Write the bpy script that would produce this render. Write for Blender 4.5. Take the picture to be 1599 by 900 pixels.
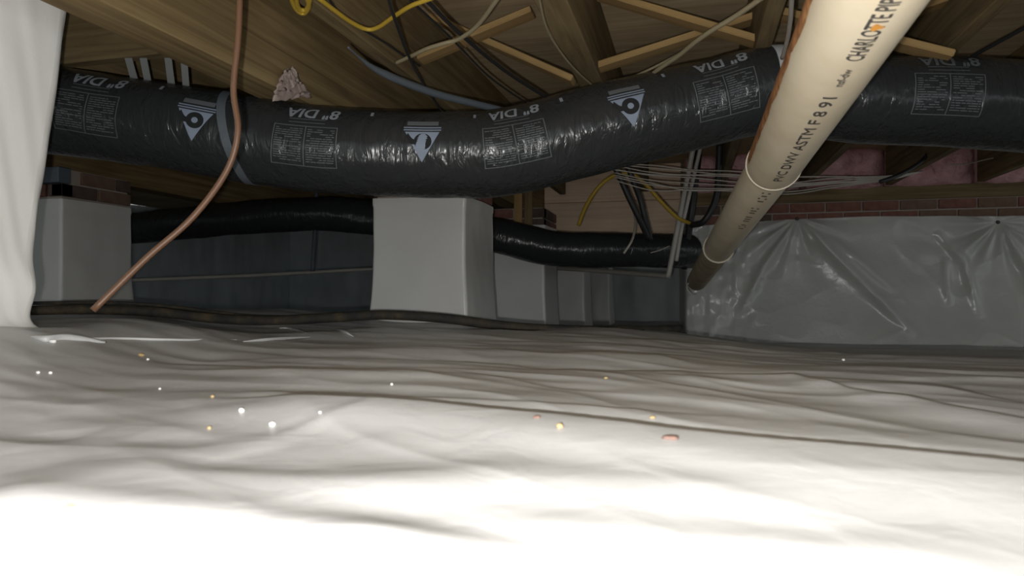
import bpy, bmesh, math, random
import numpy as np
from mathutils import Vector, Matrix, Quaternion, noise as mnoise

for o in list(bpy.data.objects):
    bpy.data.objects.remove(o, do_unlink=True)
C = bpy.context.scene.collection
random.seed(7)

# ---------------------------------------------------------------- camera
F = 1066.0                       # focal length in pixels of a 1599 x 900 frame
YAW = math.atan2(280.0, F)       # the joists run off to the right of the view axis
CS, SN = math.cos(YAW), math.sin(YAW)
HC = 0.125                       # lens height above the ground sheet
HY = 455.0                       # horizon row
cam_d = bpy.data.cameras.new('camera')
cam = bpy.data.objects.new('camera', cam_d); C.objects.link(cam)
cam.location = (0, 0, HC)
cam.rotation_euler = (math.radians(90) + math.atan2(HY - 450.0, F), 0, YAW)
cam_d.sensor_width = 36.0
cam_d.lens = 36.0 * F / 1599.0
cam_d.clip_start = 0.02
cam_d.dof.use_dof = True
cam_d.dof.focus_distance = 2.6
cam_d.dof.aperture_fstop = 9.0
bpy.context.scene.camera = cam

# ---------------------------------------------------------------- light
w = bpy.data.worlds.new('world'); bpy.context.scene.world = w; w.use_nodes = True
w.node_tree.nodes['Background'].inputs[0].default_value = (0.88, 0.97, 1.0, 1)
w.node_tree.nodes['Background'].inputs[1].default_value = 0.95
fl = bpy.data.lights.new('phone_flash', 'SPOT'); fl.shadow_soft_size = 0.006
fl.spot_size = math.radians(150); fl.spot_blend = 0.35
fl.energy = 58.0; fl.color = (1.0, 0.983, 0.955)
flo = bpy.data.objects.new('phone_flash', fl); C.objects.link(flo)
flo.location = Vector((0, 0, HC)) + Vector((-0.032 * CS, -0.032 * SN, -0.028))
flo.rotation_euler = (math.radians(94), 0, YAW)
vs = bpy.context.scene.view_settings
vs.view_transform = 'Standard'; vs.look = 'None'; vs.gamma = 1.0; vs.exposure = 0.0
vs.use_curve_mapping = False

# ---------------------------------------------------------------- helpers
def at(px, py, z):
    """world point seen at a pixel of the photograph, z metres in front of the lens"""
    x = (px - 799.5) / F * z; h = (HY - py) / F * z
    return Vector((CS * x - SN * z, SN * x + CS * z, HC + h))

def tag(o, label=None, cat=None, group=None, kind=None):
    if label: o['label'] = label
    if cat: o['category'] = cat
    if group: o['group'] = group
    if kind: o['kind'] = kind
    return o

def link(name, me, mat=None, parent=None, smooth=False):
    o = bpy.data.objects.new(name, me); C.objects.link(o)
    if mat is not None:
        me.materials.clear(); me.materials.append(mat)
    if parent is not None: o.parent = parent
    if smooth:
        me.polygons.foreach_set('use_smooth', [True] * len(me.polygons))
    return o

def mesh(name, v, f, mat=None, parent=None, smooth=False):
    me = bpy.data.meshes.new(name)
    me.from_pydata([tuple(p) for p in v], [], f); me.update()
    return link(name, me, mat, parent, smooth)

def empty(name, loc, label, cat, group=None):
    o = bpy.data.objects.new(name, None); C.objects.link(o); o.location = loc
    o.empty_display_size = 0.05
    return tag(o, label, cat, group)

def child(o, root):
    """mesh given in world coordinates, hung under a root that only has a location"""
    o.parent = root; o.location = -root.location
    return o

def box_mesh(name, sx, sy, sz, bev=0.003):
    bm = bmesh.new(); bmesh.ops.create_cube(bm, size=1.0)
    for v in bm.verts: v.co = Vector((v.co.x * sx, v.co.y * sy, v.co.z * sz))
    if bev > 0:
        bmesh.ops.bevel(bm, geom=list(bm.edges), offset=bev, segments=1, affect='EDGES')
    me = bpy.data.meshes.new(name); bm.to_mesh(me); bm.free()
    return me

def box(name, x0, x1, y0, y1, z0, z1, mat, parent=None, bev=0.003):
    o = link(name, box_mesh(name, x1 - x0, y1 - y0, z1 - z0, bev), mat)
    o.location = ((x0 + x1) / 2, (y0 + y1) / 2, (z0 + z1) / 2)
    if parent is not None:
        o.parent = parent; o.location = o.location - parent.location
    return o

def board(name, p0, p1, wd, ht, mat, up=Vector((0, 0, 1)), parent=None, bev=0.003):
    """timber from p0 to p1; local x runs with the grain"""
    p0, p1 = Vector(p0), Vector(p1); d = p1 - p0
    x = d.normalized(); y = up.cross(x).normalized(); z = x.cross(y)
    o = link(name, box_mesh(name, d.length, wd, ht, bev), mat)
    m = Matrix((x, y, z)).transposed().to_4x4(); m.translation = (p0 + p1) / 2
    o.matrix_world = m
    if parent is not None: o.parent = parent; o.location = o.location - parent.location
    return o

def catmull(P, n):
    P = [Vector(p) for p in P]
    Q = [P[0] * 2 - P[1]] + P + [P[-1] * 2 - P[-2]]
    out = []
    for i in range(1, len(Q) - 2):
        a, b, c, d = Q[i - 1], Q[i], Q[i + 1], Q[i + 2]
        for k in range(n):
            t = k / n
            out.append(0.5 * ((2 * b) + (c - a) * t + (2 * a - 5 * b + 4 * c - d) * t * t + (3 * b - a - 3 * c + d) * t ** 3))
    out.append(P[-1])
    return out

def tube_data(pts, r, seg=10, ends=True):
    n = len(pts); R = r if callable(r) else (lambda t: r)
    v, f = [], []
    t0 = (pts[1] - pts[0]).normalized()
    ref = Vector((0, 0, 1)) if abs(t0.z) < 0.9 else Vector((1, 0, 0))
    nrm = (ref - t0 * ref.dot(t0)).normalized()
    for i in range(n):
        t = (pts[min(i + 1, n - 1)] - pts[max(i - 1, 0)]).normalized()
        nrm = (nrm - t * nrm.dot(t)).normalized(); b = t.cross(nrm)
        for k in range(seg):
            a = 2 * math.pi * k / seg
            v.append(pts[i] + (nrm * math.cos(a) + b * math.sin(a)) * R(i / (n - 1)))
    for i in range(n - 1):
        for k in range(seg):
            k2 = (k + 1) % seg
            f.append((i * seg + k, i * seg + k2, (i + 1) * seg + k2, (i + 1) * seg + k))
    if ends:
        f.append(tuple(range(seg))[::-1]); f.append(tuple(range((n - 1) * seg, n * seg)))
    return v, f

def cable(name, P, r, mat, label=None, cat='cable', group=None, parent=None, seg=10, n=8):
    """P: pixel points (px, py, depth) or world Vectors"""
    pts = catmull([p if isinstance(p, Vector) else at(*p) for p in P], n)
    v, f = tube_data(pts, r, seg)
    o = mesh(name, v, f, mat, None, True)
    if parent is not None: child(o, parent)
    if label: tag(o, label, cat, group)
    return o

# vectorised gradient noise
_rng = np.random.RandomState(5)
_perm = _rng.permutation(256); _perm = np.concatenate([_perm, _perm])
_gr = _rng.rand(256) * 2 * np.pi
def pn(x, y, s=0):
    x = np.asarray(x, float); y = np.asarray(y, float)
    xi = np.floor(x).astype(int); yi = np.floor(y).astype(int)
    xf, yf = x - xi, y - yi
    def g(ix, iy, dx, dy):
        a = _gr[_perm[(_perm[(ix + s * 31) & 255] + iy) & 255]]
        return np.cos(a) * dx + np.sin(a) * dy
    u = xf ** 3 * (xf * (xf * 6 - 15) + 10); v = yf ** 3 * (yf * (yf * 6 - 15) + 10)
    a = g(xi, yi, xf, yf); b = g(xi + 1, yi, xf - 1, yf)
    c = g(xi, yi + 1, xf, yf - 1); d = g(xi + 1, yi + 1, xf - 1, yf - 1)
    return (a * (1 - u) + b * u) * (1 - v) + (c * (1 - u) + d * u) * v * 1.0
def sst(a, b, x):
    t = np.clip((np.asarray(x, float) - a) / (b - a), 0, 1); return t * t * (3 - 2 * t)

def grid_mesh(name, X, Y, Z, mat, smooth=True):
    n, m = X.shape
    co = np.stack([X, Y, Z], -1).reshape(-1, 3)
    i = np.arange(n * m).reshape(n, m)
    q = np.stack([i[:-1, :-1], i[:-1, 1:], i[1:, 1:], i[1:, :-1]], -1).reshape(-1, 4)
    me = bpy.data.meshes.new(name)
    me.vertices.add(len(co)); me.vertices.foreach_set('co', co.ravel().astype(np.float32))
    me.loops.add(q.size); me.loops.foreach_set('vertex_index', q.ravel().astype(np.int32))
    me.polygons.add(len(q)); me.polygons.foreach_set('loop_start', np.arange(0, q.size, 4, dtype=np.int32))
    me.update(calc_edges=True); me.validate()
    return link(name, me, mat, None, smooth)

# ---------------------------------------------------------------- materials
def mat_new(name, col, rough=0.5, spec=0.5, metal=0.0):
    m = bpy.data.materials.new(name); m.use_nodes = True
    b = m.node_tree.nodes['Principled BSDF']
    b.inputs['Base Color'].default_value = (*col, 1)
    b.inputs['Roughness'].default_value = rough
    b.inputs['Specular IOR Level'].default_value = spec
    b.inputs['Metallic'].default_value = metal
    return m
def nd(m, t, **kw):
    n = m.node_tree.nodes.new(t)
    for k, v in kw.items(): setattr(n, k, v)
    return n
def lk(m, a, b): m.node_tree.links.new(a, b)
def bsdf(m): return m.node_tree.nodes['Principled BSDF']
def coords(m, scale, kind='Object'):
    t = nd(m, 'ShaderNodeTexCoord'); mp = nd(m, 'ShaderNodeMapping')
    mp.inputs['Scale'].default_value = scale; lk(m, t.outputs[kind], mp.inputs[0]); return mp.outputs[0]
def noisen(m, vec, scale, detail=4, rough=0.5, dist=0.0):
    n = nd(m, 'ShaderNodeTexNoise'); n.inputs['Scale'].default_value = scale
    n.inputs['Detail'].default_value = detail; n.inputs['Roughness'].default_value = rough
    n.inputs['Distortion'].default_value = dist; lk(m, vec, n.inputs['Vector']); return n.outputs['Fac']
def ramp(m, fac, stops):
    r = nd(m, 'ShaderNodeValToRGB'); e = r.color_ramp.elements
    while len(e) < len(stops): e.new(0.5)
    for k, (p, c) in enumerate(stops): e[k].position = p; e[k].color = (*c, 1)
    lk(m, fac, r.inputs[0]); return r.outputs[0]
def bump(m, fac, strength, dist, prev=None):
    b = nd(m, 'ShaderNodeBump'); b.inputs['Strength'].default_value = strength
    b.inputs['Distance'].default_value = dist; lk(m, fac, b.inputs['Height'])
    if prev is not None: lk(m, prev, b.inputs['Normal'])
    return b.outputs[0]
def mix(m, a, b, fac, mode='MULTIPLY'):
    n = nd(m, 'ShaderNodeMix', data_type='RGBA', blend_type=mode)
    n.inputs[0].default_value = fac; lk(m, a, n.inputs[6]); lk(m, b, n.inputs[7]); return n.outputs[2]

def liner_mat(name, c0, c1, rough, bs=0.25, fine=220.0):
    m = mat_new(name, c0, rough, 0.45); co = coords(m, (1, 1, 1))
    lk(m, ramp(m, noisen(m, co, 3.0, 5), [(0.35, c0), (0.65, c1)]), bsdf(m).inputs['Base Color'])
    b1 = bump(m, noisen(m, co, 14.0, 4, 0.55, 0.6), bs, 0.012)
    b2 = bump(m, noisen(m, co, fine, 2), 0.06, 0.002, b1)
    lk(m, b2, bsdf(m).inputs['Normal']); return m
M_floor = liner_mat('ground_sheet_plastic', (0.49, 0.488, 0.482), (0.56, 0.558, 0.552), 0.42, 0.14)
M_wrap = liner_mat('pier_wrap_plastic', (0.58, 0.57, 0.545), (0.63, 0.62, 0.59), 0.32, 0.10)
M_wrapnear = liner_mat('brightened_white_wrap_plastic', (0.76, 0.745, 0.715), (0.80, 0.79, 0.76), 0.4, 0.08)  # pier wrap made paler: missing light on the close pier put into its colour
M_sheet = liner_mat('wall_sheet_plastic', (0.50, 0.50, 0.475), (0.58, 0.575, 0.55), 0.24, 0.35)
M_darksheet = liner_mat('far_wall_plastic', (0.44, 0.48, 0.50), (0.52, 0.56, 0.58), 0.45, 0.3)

def wood_mat(name, c0, c1, c2, gs=1.0):
    m = mat_new(name, c1, 0.75, 0.25); co = coords(m, (1.1 * gs, 22.0, 22.0))
    a = ramp(m, noisen(m, co, 1.6, 6, 0.6, 0.8), [(0.28, c0), (0.5, c1), (0.74, c2)])
    co2 = coords(m, (1, 1, 1)); st = ramp(m, noisen(m, co2, 2.3, 3), [(0.3, (0.62, 0.60, 0.58)), (0.7, (1.0, 1.0, 1.0))])
    lk(m, mix(m, a, st, 0.8), bsdf(m).inputs['Base Color'])
    lk(m, bump(m, noisen(m, co, 3.0, 4), 0.25, 0.002), bsdf(m).inputs['Normal']); return m
M_joist = wood_mat('joist_wood', (0.105, 0.074, 0.036), (0.19, 0.138, 0.068), (0.27, 0.20, 0.105))
M_beam = wood_mat('girder_wood', (0.12, 0.083, 0.039), (0.22, 0.155, 0.072), (0.32, 0.235, 0.115), 0.7)
M_brace = wood_mat('bridging_wood', (0.26, 0.16, 0.062), (0.36, 0.235, 0.098), (0.45, 0.31, 0.14))
M_pine = wood_mat('pine_panel_wood', (0.60, 0.43, 0.30), (0.74, 0.56, 0.41), (0.80, 0.64, 0.48), 0.6)
M_ply = wood_mat('subfloor_plywood', (0.34, 0.25, 0.145), (0.47, 0.355, 0.215), (0.57, 0.44, 0.275))

M_duct = mat_new('black_duct_plastic', (0.025, 0.027, 0.028), 0.24, 0.34)
_c = coords(M_duct, (3.0, 1, 1)); _c2 = coords(M_duct, (26.0, 26.0, 5.0))
_b = bump(M_duct, noisen(M_duct, _c, 5.0, 2, 0.5, 0.4), 0.15, 0.02)
_b = bump(M_duct, noisen(M_duct, _c2, 1.6, 3, 0.55, 0.8), 0.75, 0.009, _b)
lk(M_duct, _b, bsdf(M_duct).inputs['Normal'])
M_print = mat_new('grey_duct_print', (0.24, 0.265, 0.29), 0.5, 0.3)
M_printfaint = mat_new('faint_duct_print', (0.105, 0.115, 0.122), 0.5, 0.3)
M_logo = mat_new('blue_grey_logo_print', (0.21, 0.25, 0.32), 0.5, 0.3)
M_ink = mat_new('black_print', (0.02, 0.021, 0.022), 0.7, 0.1)
M_pvc = mat_new('cream_pvc', (0.66, 0.57, 0.42), 0.36, 0.45)
_c = coords(M_pvc, (1, 1, 1))
lk(M_pvc, ramp(M_pvc, noisen(M_pvc, _c, 9.0, 5), [(0.3, (0.58, 0.49, 0.345)), (0.55, (0.66, 0.57, 0.42)), (0.8, (0.70, 0.62, 0.48))]), bsdf(M_pvc).inputs['Base Color'])
M_pvcold = mat_new('weathered_pvc', (0.5, 0.42, 0.28), 0.45, 0.4)
_c = coords(M_pvcold, (1, 1, 1))
lk(M_pvcold, ramp(M_pvcold, noisen(M_pvcold, _c, 12.0, 5), [(0.35, (0.33, 0.25, 0.14)), (0.6, (0.48, 0.40, 0.27)), (0.8, (0.55, 0.47, 0.33))]), bsdf(M_pvcold).inputs['Base Color'])
M_pvclip = mat_new('pale_pvc_lip', (0.66, 0.59, 0.47), 0.35)
M_rust = mat_new('rust_stain', (0.30, 0.13, 0.045), 0.8, 0.2)
_c = coords(M_rust, (1, 1, 1))
lk(M_rust, ramp(M_rust, noisen(M_rust, _c, 45.0, 4), [(0.35, (0.16, 0.07, 0.03)), (0.6, (0.36, 0.16, 0.06)), (0.8, (0.50, 0.29, 0.13))]), bsdf(M_rust).inputs['Base Color'])
M_orange = mat_new('orange_primer_drip', (0.60, 0.27, 0.05), 0.5)
M_copper = mat_new('brown_copper_tube', (0.115, 0.058, 0.031), 0.45, 0.4, 0.0)
M_yellow = mat_new('yellow_jacket', (0.42, 0.28, 0.03), 0.5)
M_cream = mat_new('cream_jacket', (0.27, 0.225, 0.14), 0.55)
M_whitew = mat_new('pale_wire_jacket', (0.42, 0.38, 0.33), 0.5)
M_black = mat_new('black_jacket', (0.018, 0.018, 0.019), 0.5)
M_greyt = mat_new('grey_foam_tube', (0.09, 0.105, 0.12), 0.6)
M_conduit = mat_new('grey_plastic_pipe', (0.40, 0.375, 0.335), 0.45)
M_strap = mat_new('silver_strap', (0.28, 0.30, 0.30), 0.38, 0.5, 0.35)
M_strapw = mat_new('pale_strap', (0.50, 0.51, 0.52), 0.5)
M_metal = mat_new('dull_grey_metal', (0.10, 0.12, 0.145), 0.55)
M_pin = mat_new('dark_fastener', (0.03, 0.03, 0.03), 0.5)
M_mortar = mat_new('mortar', (0.34, 0.29, 0.245), 0.9, 0.2)
def brick_mat(name, a, b):
    m = mat_new(name, a, 0.9, 0.2); c = coords(m, (1, 1, 1))
    lk(m, ramp(m, noisen(m, c, 22.0, 5), [(0.3, a), (0.7, b)]), bsdf(m).inputs['Base Color'])
    lk(m, bump(m, noisen(m, c, 90.0, 3), 0.5, 0.003), bsdf(m).inputs['Normal']); return m
M_brick = [brick_mat('red_brick', (0.17, 0.075, 0.06), (0.25, 0.12, 0.095)),
           brick_mat('dark_brick', (0.085, 0.06, 0.052), (0.13, 0.09, 0.075)),
           brick_mat('brown_brick', (0.16, 0.095, 0.07), (0.21, 0.135, 0.10))]
M_pink = mat_new('pink_insulation_wool', (0.34, 0.155, 0.165), 0.95, 0.1)
_c = coords(M_pink, (1, 1, 1))
lk(M_pink, ramp(M_pink, noisen(M_pink, _c, 16.0, 6, 0.65), [(0.3, (0.45, 0.25, 0.25)), (0.55, (0.66, 0.38, 0.395)), (0.8, (0.76, 0.50, 0.51))]), bsdf(M_pink).inputs['Base Color'])
lk(M_pink, bump(M_pink, noisen(M_pink, _c, 60.0, 5), 0.8, 0.01), bsdf(M_pink).inputs['Normal'])
M_paper = mat_new('torn_pinkish_paper', (0.33, 0.26, 0.23), 0.85, 0.2)
M_hose = mat_new('muddy_black_hose', (0.04, 0.035, 0.03), 0.75, 0.3)
_c = coords(M_hose, (1, 1, 1))
lk(M_hose, ramp(M_hose, noisen(M_hose, _c, 13.0, 6, 0.65), [(0.38, (0.028, 0.028, 0.028)), (0.55, (0.055, 0.045, 0.032)), (0.75, (0.12, 0.09, 0.05))]), bsdf(M_hose).inputs['Base Color'])
lk(M_hose, bump(M_hose, noisen(M_hose, _c, 70.0, 4), 0.6, 0.004), bsdf(M_hose).inputs['Normal'])
M_crumb = mat_new('white_foam_crumb', (0.78, 0.77, 0.74), 0.7)
M_tan = mat_new('tan_wood_crumb', (0.36, 0.26, 0.13), 0.8)
M_chip = mat_new('red_brown_chip', (0.17, 0.10, 0.08), 0.8)

# ---------------------------------------------------------------- levels (metres above the near ground sheet)
Z_SILL = HC + 0.573      # top of the masonry
Z_JOIST = HC + 0.66      # underside of the joists
Z_SUB = HC + 0.90        # underside of the subfloor
Z_GIRD = HC + 0.53       # underside of the main girder
Y_WALL = 4.74            # face of the right-hand foundation wall
Y_BACK = 8.7
X_LEFT = -5.6

# ================================================================ THE SETTING
def ground(X, Y):
    """smooth lie of the ground under the sheet"""
    X = np.asarray(X, float); Y = np.asarray(Y, float)
    left = -0.19 * sst(2.35, 4.4, Y)
    right = -0.235 * np.clip((Y - 0.9) / 3.6, 0, 1) ** 1.5
    wr = sst(-0.45, 0.45, X)
    rise = 0.050 * (1 - sst(-1.8, -1.1, X)) * sst(2.0, 2.5, Y) * (1 - sst(3.2, 4.2, Y))
    return left * (1 - wr) + right * wr + rise - 0.06 * sst(4.4, 6.0, Y)

def pxfloor(px, py):
    z = HC * F / (py - HY); p = at(px, py, z); return p.x, p.y

def line_d(X, Y, pts):
    """signed distance in Y behind a poly-line given by pixels on the floor (+ = farther)"""
    P = sorted(pxfloor(*p) for p in pts)
    xs = [p[0] for p in P]; ys = [p[1] for p in P]
    return Y - np.interp(X, xs, ys), xs[0], xs[-1]

def ridge(X, Y, pts, amp, front, back, fade=0.12):
    d, xa, xb = line_d(X, Y, pts)
    k = sst(xa - fade, xa + fade, X) * (1 - sst(xb - fade, xb + fade, X))
    return amp * k * np.where(d < 0, np.exp(-(d / front) ** 2), np.exp(-(d / back) ** 2))

def terrain(X, Y):
    X = np.asarray(X, float); Y = np.asarray(Y, float)
    dist = np.sqrt(X * X + Y * Y)
    near = sst(0.15, 1.0, dist)
    h = ground(X, Y)
    wx = X + 0.25 * pn(X * 1.3, Y * 2.0, 3); wy = Y + 0.16 * X + 0.10 * pn(X * 1.7, Y * 2.3, 4)
    amp = 0.30 + 0.70 * near
    h = h + amp * (0.016 * pn(wx * 0.9, wy * 3.4, 1) + 0.0060 * pn(wx * 2.1, wy * 8.5, 2)
                   + 0.0022 * pn(wx * 3.7, wy * 19.0, 6) * near)
    h = h + (0.25 + 0.75 * near) * (0.0034 * pn(wx * 4.2 + 3, wy * 7.0, 15) + 0.0016 * pn(wx * 9.0 + wy * 4, wy * 15.0 - wx * 3, 16))
    # shallow creases running slantwise across the view
    c = 1 - np.abs(pn(wx * 1.6, wy * 6.0, 9)) * 3.0
    h = h + 0.0020 * amp * np.clip(c, 0, 1) ** 2
    c = 1 - np.abs(pn(wx * 2.6 + 7, (wy + 0.35 * X) * 9.0, 12)) * 3.2
    h = h + 0.0018 * near * np.clip(c, 0, 1) ** 2
    # overlap seam and the long folds of the sheet
    h = h + ridge(X, Y, [(420, 640), (640, 650), (870, 668), (1047, 688), (1300, 712), (1599, 742), (1900, 770)], 0.0115, 0.09, 0.014)
    h = h + ridge(X, Y, [(360, 624), (480, 628), (700, 634), (900, 644), (1050, 652)], 0.003, 0.05, 0.012)
    h = h + ridge(X, Y, [(930, 584), (1060, 586), (1230, 592), (1400, 604), (1599, 628)], 0.009, 0.14, 0.022)
    h = h + ridge(X, Y, [(1220, 588), (1330, 614), (1480, 640), (1650, 668)], 0.006, 0.08, 0.018)
    h = h + ridge(X, Y, [(560, 552), (640, 550), (800, 556), (1000, 561)], 0.006, 0.16, 0.05)
    # soft swells close to the lens
    h = h + ridge(X, Y, [(-80, 800), (0, 803), (170, 815), (330, 832), (520, 868), (660, 900)], 0.0090, 0.045, 0.045, 0.05)
    h = h + ridge(X, Y, [(60, 750), (200, 752), (330, 752), (530, 762), (720, 775)], 0.0055, 0.05, 0.040, 0.06)
    h = h + ridge(X, Y, [(250, 712), (400, 692), (480, 674), (560, 656)], 0.0026, 0.09, 0.045, 0.06)
    h = h + ridge(X, Y, [(40, 700), (120, 690), (200, 706), (300, 716)], 0.0030, 0.08, 0.035, 0.06)
    h = h + ridge(X, Y, [(620, 742), (760, 738), (900, 752), (1060, 768), (1250, 780)], 0.0048, 0.05, 0.040, 0.08)
    h = h + ridge(X, Y, [(530, 850), (700, 868), (900, 890), (1060, 905)], 0.0040, 0.03, 0.030, 0.05)
    h = h + ridge(X, Y, [(780, 812), (950, 830), (1100, 846), (1300, 862), (1500, 868)], 0.0036, 0.03, 0.030, 0.05)
    # crest of the sheet at the left, with the hollow behind it
    lw = 1 - sst(-0.75, -0.25, X)
    d, _, _ = line_d(X, Y, [(-300, 532), (0, 531), (200, 531), (400, 530), (560, 522), (700, 518)])
    h = h + lw * np.where(d < 0, 0.010 * np.exp(-(d / 0.25) ** 2), 0.010 - 0.045 * sst(0.0, 0.10, d) + 0.035 * sst(0.25, 0.6, d))
    # the sheet turns up against the close pier and the walls
    h = h + 0.05 * sst(-0.75, -1.25, X + 0.15 * (Y - 1.0)) * sst(0.35, 0.8, Y) * (1 - sst(1.3, 1.7, Y))
    h = h + 0.05 * sst(Y_WALL - 0.35, Y_WALL - 0.02, Y) * sst(-0.2, 0.1, X)
    return h

u = np.linspace(-1, 1, 620); Xl = np.sign(u) * (np.sinh(np.abs(u) * 4.2) / np.sinh(4.2))
Xl = np.where(Xl < 0, Xl * 5.8, Xl * 5.2)
v = np.linspace(0, 1, 620); Yl = -1.2 + 0.0 * v
Yl = np.where(v < 0.12, -1.2 + (v / 0.12) * 1.35, 0.15 + (Y_BACK + 0.1 - 0.15) * (np.exp((v - 0.12) / 0.88 * 3.6) - 1) / (math.exp(3.6) - 1))
GX, GY = np.meshgrid(Xl, Yl)
GZ = terrain(GX, GY)
floor = grid_mesh('floor', GX, GY, GZ, M_floor)
tag(floor, 'wrinkled white plastic vapour sheet laid over the ground', 'floor', kind='structure')

def tz(x, y): return float(terrain(np.array([x]), np.array([y]))[0])
def onfloor(px, py):
    """first meeting of the pixel's ray with the ground sheet"""
    zs = np.linspace(0.25, 5.0, 2400)
    P = [at(px, py, z) for z in (0.0, 1.0)]
    d = P[1] - P[0]; o = P[0]
    xs = o.x + d.x * zs; ys = o.y + d.y * zs; hz = o.z + d.z * zs
    g = terrain(xs, ys); k = np.argmax(hz <= g)
    return Vector((xs[k], ys[k], g[k])), zs[k]

def fold(pts, r, fl=0.35):
    V = [onfloor(*p)[0] for p in pts]; P = catmull(V, 10); n = len(P)
    vv, ff = [], []
    for i, p in enumerate(P):
        t = i / (n - 1); wd = r * (math.sin(math.pi * min(max(t, 0.03), 0.97)) ** 0.6)
        for k in range(8):
            a = 2 * math.pi * k / 8
            vv.append((p.x - SN * math.cos(a) * wd, p.y + CS * math.cos(a) * wd, p.z + 0.5 * wd * fl + math.sin(a) * wd * fl))
    for i in range(n - 1):
        for k in range(8):
            ff.append((i * 8 + k, i * 8 + (k + 1) % 8, (i + 1) * 8 + (k + 1) % 8, (i + 1) * 8 + k))
    ff += [tuple(range(8))[::-1], tuple(range((n - 1) * 8, n * 8))]
    return mesh('sheet_fold', vv, ff, M_floor, floor, True)
fold([(48, 527), (75, 533), (110, 531), (165, 536)], 0.012, 0.6)
fold([(100, 530), (190, 530), (280, 532), (370, 531)], 0.006, 0.5)
fold([(380, 534), (430, 531), (485, 527)], 0.008, 0.5)
fold([(436, 513), (455, 515), (478, 521)], 0.005, 0.9)
fold([(520, 516), (535, 519), (552, 526)], 0.005, 0.9)
fold([(1180, 523), (1230, 526), (1280, 526)], 0.014, 0.5)

ceil = box('ceiling', X_LEFT, 5.2, -1.2, Y_BACK + 0.1, Z_SUB, Z_SUB + 0.02, M_ply, bev=0)
# plywood grain runs across the joists
tag(ceil, 'brown plywood subfloor seen from below between the joists', 'ceiling', kind='structure')

def curtain(name, X, Y, Z, mat): return grid_mesh(name, X, Y, Z, mat)
xs, zs = np.meshgrid(np.linspace(X_LEFT - 0.3, 5.2, 300), np.linspace(-0.45, Z_SUB, 40))
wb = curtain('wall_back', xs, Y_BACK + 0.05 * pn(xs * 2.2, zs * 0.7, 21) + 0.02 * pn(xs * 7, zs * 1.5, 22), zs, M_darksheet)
tag(wb, 'dark far foundation wall hung with plastic sheet', 'wall', kind='structure')
ys, zs = np.meshgrid(np.linspace(-1.2, Y_BACK + 0.3, 260), np.linspace(-0.45, Z_SUB, 40))
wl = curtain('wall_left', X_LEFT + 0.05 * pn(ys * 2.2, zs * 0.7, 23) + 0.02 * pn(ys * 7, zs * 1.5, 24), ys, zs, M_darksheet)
tag(wl, 'dark left foundation wall hung with plastic sheet', 'wall', kind='structure')

# right-hand foundation wall: masonry, brick courses in view, sill plate
wr = box('wall_right', -0.02, 5.2, Y_WALL + 0.012, Y_WALL + 0.20, -0.5, Z_SILL, M_mortar, bev=0)
tag(wr, 'brick foundation wall along the right showing above its plastic sheet', 'wall', kind='structure')
bme = [box_mesh('brick', 0.203, 0.10, 0.057, 0.003) for _ in range(3)]
for m_, b_ in zip(bme, M_brick): m_.materials.append(b_)
for c in range(3):
    for i in range(14):
        x = 0.085 + i * 0.2135 + (0.107 if c % 2 else 0)
        b = bpy.data.objects.new('brick', bme[random.choice([0, 0, 1, 2])]); C.objects.link(b)
        b.location = Vector((x, Y_WALL + 0.05 + random.uniform(-.002, .002), Z_SILL - 0.034 - c * 0.067)) - wr.location
        b.parent = wr
sill = board('sill_plate', (-0.02, Y_WALL + 0.09, Z_SILL + 0.043), (5.2, Y_WALL + 0.09, Z_SILL + 0.043), 0.19, 0.086, M_joist)
tag(sill, 'dark wooden sill plate lying on top of the brick wall', 'sill plate')
band = board('band_joist', (-0.02, Y_WALL + 0.16, (Z_JOIST + Z_SUB) / 2), (5.2, Y_WALL + 0.16, (Z_JOIST + Z_SUB) / 2), 0.04, Z_SUB - Z_JOIST - 0.002, M_joist)
tag(band, 'wooden band joist closing the floor frame above the brick wall', 'joist')

# ================================================================ TIMBER
JZ = (Z_JOIST + Z_SUB) / 2; JH = Z_SUB - Z_JOIST - 0.001
JX = [(-2.35, 'wooden floor joist beside the far left girder'),
      (-1.85, 'wooden floor joist over the close white pier'),
      (-0.85, 'wooden floor joist just right of the big girder'),
      (-0.31, 'wide brown floor joist between the two cross braced bays'),
      (0.19, 'wooden floor joist just left of the cream drain pipe'),
      (0.69, 'wooden floor joist in the upper right corner beyond the drain pipe'),
      (1.19, 'wooden floor joist ending between pink insulation batts'),
      (1.69, 'wooden floor joist second from the right edge at insulation'),
      (2.19, 'wooden floor joist at the far right of the insulation')]
for x, lab in JX:
    wd = 0.075 if abs(x + 0.31) < .01 else 0.04
    j = board('floor_joist', (x, -1.1, JZ), (x, 4.70 if x > -0.1 else 4.60, JZ), wd, JH, M_joist)
    tag(j, lab, 'joist', 'floor joists')
g = board('girder', (-1.095, -1.1, (Z_GIRD + Z_SUB) / 2), (-1.095, 8.3, (Z_GIRD + Z_SUB) / 2), 0.11, Z_SUB - Z_GIRD - 0.001, M_beam)
tag(g, 'deep wooden girder running over the row of wrapped piers', 'girder')
g2 = board('girder', (-3.02, -1.1, (Z_SILL + Z_SUB) / 2), (-3.02, 8.3, (Z_SILL + Z_SUB) / 2), 0.12, Z_SUB - Z_SILL - 0.001, M_beam)
tag(g2, 'dark wooden girder resting on the left brick pier', 'girder')

bl = board('blocking_board', (-1.828, 1.60, JZ), (-1.152, 1.60, JZ), 0.04, JH, M_joist)
tag(bl, 'wooden blocking board above the silver straps at left', 'blocking')

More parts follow.
